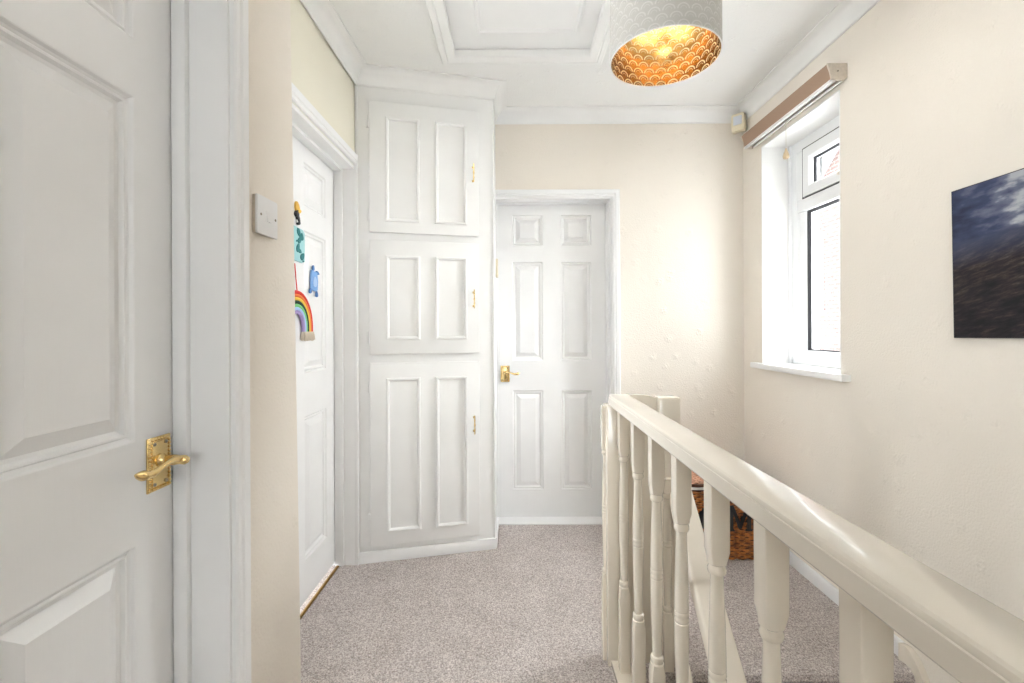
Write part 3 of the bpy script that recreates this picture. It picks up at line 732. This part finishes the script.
# nosing of the landing reaching over to the stairwell edge is part of the flight; white strings each side
def string(x0, x1, lift, name, ytop):
    pts = [(ytop, .0), (ytop, .058)]
    for i in range(8):
        t = i / 7; pts.append((ytop - .03 - .09 * t, .058 + (lift - .03) * math.sin(t * PI) * .0 - .11 * t ** 1.8 + .006))
    yb = STAIR_Y - GO * 12.6
    pts += [(yb, pts[-1][1] - (pts[-1][0] - yb)), (yb, ZLOW), (yb + .12, ZLOW), (ytop, -.30)]
    s_ = MB(); s_.prism(pts, 0, x1 - x0, Frame((x0, 0, 0), (0, 1, 0), (1, 0, 0)), bevel=.002); return s_.build(name, M['spindle'], stairs)
string(XR - .024, XR - .001, .12, 'wall_string', STAIR_Y + .04)
string(.560, .586, .12, 'outer_string', STAIR_Y - .0)

sr = empty('stair_handrail', (.575, 1.6, 0)); tag(sr, 'plain ivory stair handrail sloping down from the newel post at stairhead', 'handrail')
m = MB(); m.box(.508, .583, 1.618, 1.693, -.25, .938, bevel=.005); nw2 = m.build('newel_post', M['spindle'], sr)
spindle_mesh(.532, 1.612, 0.0, .66, s=.0165, zs=(.437, .21, .60)).build('half_baluster', M['spindle'], nw2)
FD = Frame((.535, 1.618, .645), (1, 0, 0), (0, -.707, -.707), (0, -.707, .707))
m = MB(); m.prism([(0, -.038), (0, -.010), (.004, -.003), (.012, 0), (.068, 0), (.076, -.003), (.080, -.010), (.080, -.038)], -.012, 3.0, FD); m.build('sloping_rail', M['rail'], sr, smooth=60)
m = MB(); m.box(.490, .559, -.60, -.53, ZLOW, -1.36, bevel=.005); m.build('newel_post', M['spindle'], sr)

# ------------------------------------------------------------------ wicker basket by the end wall
bk = empty('wicker_basket', (1.075, 2.54, 0)); tag(bk, 'brown wicker basket with black lettering and lid, below the window', 'basket')
BX0, BX1, BY0, BY1, BH = .835, 1.315, 2.34, 2.74, .372
def rect_path(ins, z, n, amp=0, phase=0, count=0, rc=.03):
    x0, x1, y0, y1 = BX0 + ins, BX1 - ins, BY0 + ins, BY1 - ins
    pts = []
    segs = [((x0 + rc, y0), (x1 - rc, y0), (0, -1)), ((x1, y0 + rc), (x1, y1 - rc), (1, 0)), ((x1 - rc, y1), (x0 + rc, y1), (0, 1)), ((x0, y1 - rc), (x0, y0 + rc), (-1, 0))]
    cum = 0
    for a_, b, nn in segs:
        L_ = math.hypot(b[0] - a_[0], b[1] - a_[1]); k = max(2, int(L_ / .0095))
        for i in range(k + 1):
            t = i / k; o = amp * math.sin((cum + L_ * t) * PI / .026 + phase)
            pts.append(Vector((a_[0] + (b[0] - a_[0]) * t + nn[0] * o, a_[1] + (b[1] - a_[1]) * t + nn[1] * o, z)))
        cum += L_
    return pts
m = MB()
rows = 25
for r in range(rows):
    z = .012 + r * (BH - .02) / rows
    ins = .022 * (1 - r / rows)
    m.tube(rect_path(ins, z, 0, .0056, PI * (r % 2)), .0060, 6, closed=True)
basket = m.build('basket_body', M['wicker'], bk, smooth=60)
m = MB(); m.box(BX0 + .028, BX1 - .028, BY0 + .028, BY1 - .028, .006, BH - .005); m.build('inner_wall', M['wicker_dark'], bk)
m = MB(); m.tube(rect_path(-.002, BH + .002, 0), .008, 8, closed=True); m.build('cloth_trim', M['cloth'], bk)
m = MB(); m.tube(rect_path(-.004, BH + .016, 0, .002, 0), .008, 8, closed=True); ldb = m.build('lid_border', M['wicker_dark'], bk)
m = MB()
k = 34
for i in range(k):
    y = BY0 + .004 + (BY1 - BY0 - .008) * (i + .5) / k
    pts = []
    for q in range(52):
        x = BX0 + .004 + (BX1 - BX0 - .008) * q / 51
        pts.append((x, y, BH + .024 + .004 * math.sin(q * PI / 2 + PI * (i % 2)) + .012 * math.sin(PI * q / 51) * math.sin(PI * (i + .5) / k)))
    m.tube(pts, .0066, 6)
m.build('lid', M['wicker_lid'], bk, smooth=60)
m = MB(); m.box(BX0 + .003, BX1 - .003, BY0 + .003, BY1 - .003, BH + .008, BH + .02); m.build('lid_backing', M['wicker_dark'], bk)
# black letters on the front
FL = Frame((0, BY0 + .004, .158), (1, 0, 0), (0, -1, 0)); LT, LHt = .026, .13
def letter(polys):
    m = MB()
    for p in polys: m.prism(p, -.004, .009, FL, bevel=.001)
    o = m.build('letter', M['black'], basket); o['label'] = 'black letter'; return o
x = 1.077; W_ = .122
sw = .017; hh = LHt
letter([[(x, 0), (x + .032, 0), (x + .032, .008), (x + .008 + sw, .010), (x + .008 + sw, hh * .74), (x + W_ / 2 - .006, .012), (x + W_ / 2 + .006, .012), (x + W_ - .008 - sw, hh * .74), (x + W_ - .008 - sw, .010), (x + W_ - .032, .008), (x + W_ - .032, 0), (x + W_, 0), (x + W_, .008), (x + W_ - .008, .010), (x + W_ - .008, hh - .010), (x + W_, hh - .008), (x + W_, hh), (x + W_ - .027, hh), (x + W_ / 2, hh * .34), (x + .027, hh), (x, hh), (x, hh - .008), (x + .008, hh - .010), (x + .008, .010), (x, .008)]])
ox, oz = .989, LHt / 2
m = MB(); N = 28
ring = []
for i in range(N + 1):
    t = 2 * PI * i / N
    co, so = math.cos(t), math.sin(t)
    ring.append([FL(ox + .058 * co, -.004, oz + .066 * so), FL(ox + .058 * co, .009, oz + .066 * so), FL(ox + .032 * co, .009, oz + .046 * so), FL(ox + .032 * co, -.004, oz + .046 * so)])
m.rings(ring, caps=False); o = m.build('letter', M['black'], basket); o['label'] = 'black letter'

# ------------------------------------------------------------------ decorations on the alcove door
XD = -.894
FDo = Frame((XD, 0, 0), (0, 1, 0), (1, 0, 0))
# rainbow
rh = empty('rainbow_hanging', (XD, 1.975, 1.18)); tag(rh, 'rainbow cord wall hanging with white tassels, on red string', 'decoration')
RY, RZ = 1.900, 1.190
def arc(r, key):
    pts = [FDo(RY + r * math.cos(t), .010, RZ + r * 1.05 * math.sin(t)) for t in [PI * i / 24 for i in range(25)]]
    pts = [pts[0] - Vector((0, 0, .018))] + pts + [pts[-1] - Vector((0, 0, .018))]
    m = MB(); m.tube(pts, .0078, 8); m.build('rainbow_cord', M[key], rh)
    return pts[0], pts[-1]
ends = []
for i, key in enumerate(('red', 'orange', 'yellow', 'dkgreen', 'green', 'paleblue', 'lilac')):
    ends += list(arc(.138 - .0128 * i, key))
m = MB(); m.tube([FDo(RY + .008, .009, RZ + .148), FDo(RY + .004, .006, RZ + .20), FDo(RY - .001, .004, RZ + .262)], .0022, 6); o = m.build('hanging_string', M['red'], rh)
m = MB()
for e in ends:
    for k in range(9):
        a_ = 2 * PI * k / 9
        q = e + Vector((.007 * math.cos(a_) + .002, .005 * math.sin(a_), 0))
        m.tube([q, q + Vector((.003 * math.cos(a_), .006 * math.sin(a_), -.016)), q + Vector((.004 * math.cos(a_) + .001, .010 * math.sin(a_) + random.uniform(-.003, .003), -.034 - random.uniform(0, .006)))], [.0026, .0028, .0016], 5)
o = m.build('tassel', M['natural'], rh); o['label'] = 'off white cotton tassels'; o['kind'] = 'stuff'
# teal plaque
tp = empty('teal_plaque', (XD, 1.98, 1.47)); tag(tp, 'pale teal felt plaque with dark leaf shapes on the alcove door', 'decoration')
m = MB(); m.prism([(1.885, 1.465), (1.962, 1.462), (1.986, 1.470), (1.988, 1.590), (1.970, 1.602), (1.885, 1.606)], .0005, .006, FDo, bevel=.001); m.build('backing', M['teal'], tp)
def leaf(cy, cz, l, w_, ang, key='dkteal'):
    pts = []
    for i in range(12):
        t = 2 * PI * i / 12; a_ = l * math.cos(t); b = w_ * math.sin(t) * (1 - .35 * math.cos(t))
        pts.append((cy + a_ * math.cos(ang) - b * math.sin(ang), cz + a_ * math.sin(ang) + b * math.cos(ang)))
    return pts
m_list = [(1.930, 1.583, .020, .012, -.9), (1.938, 1.556, .020, .010, .8), (1.958, 1.572, .016, .011, 1.7), (1.922, 1.520, .020, .012, 1.2), (1.940, 1.508, .012, .008, -.4), (1.962, 1.490, .020, .013, .7), (1.915, 1.548, .008, .004, .4), (1.920, 1.597, .005, .004, 0), (1.970, 1.470, .006, .004, 0)]
for q in m_list:
    m = MB(); m.prism(leaf(*q), .0055, .009, FDo); m.build('leaf_shape', M['dkteal'], tp)
# yellow and black ornament
yb_ = empty('yellow_ornament', (XD, 1.96, 1.62)); tag(yb_, 'small yellow and black felt ornament topmost on the alcove door', 'decoration')
m = MB(); m.prism(leaf(1.918, 1.688, .022, .016, 1.9), .0005, .010, FDo, bevel=.001); m.build('yellow_piece', M['amber'], yb_)
m = MB(); m.prism(leaf(1.930, 1.672, .014, .008, .3), .006, .013, FDo, bevel=.001); m.build('amber_wing', M['yellow'], yb_)
m = MB(); m.prism(leaf(1.914, 1.660, .016, .013, 1.2), .0005, .012, FDo, bevel=.001); m.prism(leaf(1.924, 1.640, .017, .008, -1.0), .0005, .012, FDo, bevel=.001); m.prism(leaf(1.928, 1.622, .010, .006, .4), .0005, .012, FDo, bevel=.001); m.build('black_piece', M['black'], yb_)
m = MB(); m.prism(leaf(1.930, 1.634, .016, .011, 1.0), .0005, .007, FDo, bevel=.001); m.build('white_piece', M['felt_white'], yb_)
# blue turtle
bt = empty('blue_turtle', (XD, 2.08, 1.36)); tag(bt, 'light blue felt turtle shape on the alcove door right of the rainbow', 'decoration')
m = MB(); m.prism([(2.047, 1.362), (2.060, 1.356), (2.095, 1.352), (2.112, 1.360), (2.116, 1.400), (2.108, 1.440), (2.050, 1.444), (2.044, 1.400)], .0005, .009, FDo, bevel=.0015); m.build('shell', M['ltblue'], bt)
m = MB(); m.prism(leaf(2.080, 1.395, .024, .018, 1.57), .0085, .011, FDo); m.build('shell_patch', M['paleblue'], bt)
for q in ((2.073, 1.456, .012, .008, 1.57), (2.118, 1.438, .016, .007, -.3), (2.043, 1.352, .012, .009, 1.2), (2.108, 1.342, .014, .009, 1.7)):
    m = MB(); m.prism(leaf(*q), .0005, .008, FDo, bevel=.001); m.build('flipper' if q[1] < 1.45 else 'head', M['midblue'], bt)

# ------------------------------------------------------------------ neighbouring house seen through the glass
NX = 6.0
nh = empty('brick_house', (NX, 9, -2.7)); tag(nh, 'pale brick house with white window outside the landing window', 'house')
m = MB(); FN = Frame((NX, 0, 0), (0, 1, 0), (1, 0, 0))
gab = lambda y: 4.46 + .84 * (8.53 - y)      # verge of the gable, falling away to the far eave
ny = lambda y: gab(8.2) - 1.2 * (8.2 - y)
m.prism([(6.6, -2.7), (11.5, -2.7), (11.5, gab(11.5)), (8.2, gab(8.2)), (6.6, ny(6.6))], 0, 5, FN); m.build('wall', M['brick'], nh)
m = MB(); sl = [(11.8, gab(11.8)), (8.2, gab(8.2)), (6.3, ny(6.3)), (6.3, ny(6.3) + .15), (8.2, gab(8.2) + .16), (11.8, gab(11.8) + .12)]
m.prism(sl, -.15, 5.2, FN); m.build('roof', M['slate'], nh)
m = MB(); m.prism([(8.98, 1.5), (10.2, 1.5), (10.2, 2.9), (8.98, 2.9)], -.06, .02, FN); m.box(8.9, 10.3, -.10, .02, 1.44, 1.5, FN); m.box(8.9, 10.3, -.08, .02, 2.9, 3.02, FN); wf = m.build('window', M['upvc'], nh)
m = MB(); m.box(9.08, 9.55, -.07, -.05, 1.6, 2.45, FN); m.box(9.65, 10.1, -.07, -.05, 1.6, 2.45, FN); m.box(9.08, 10.1, -.07, -.05, 2.55, 2.82, FN); m.build('pane', M['lens'], wf)
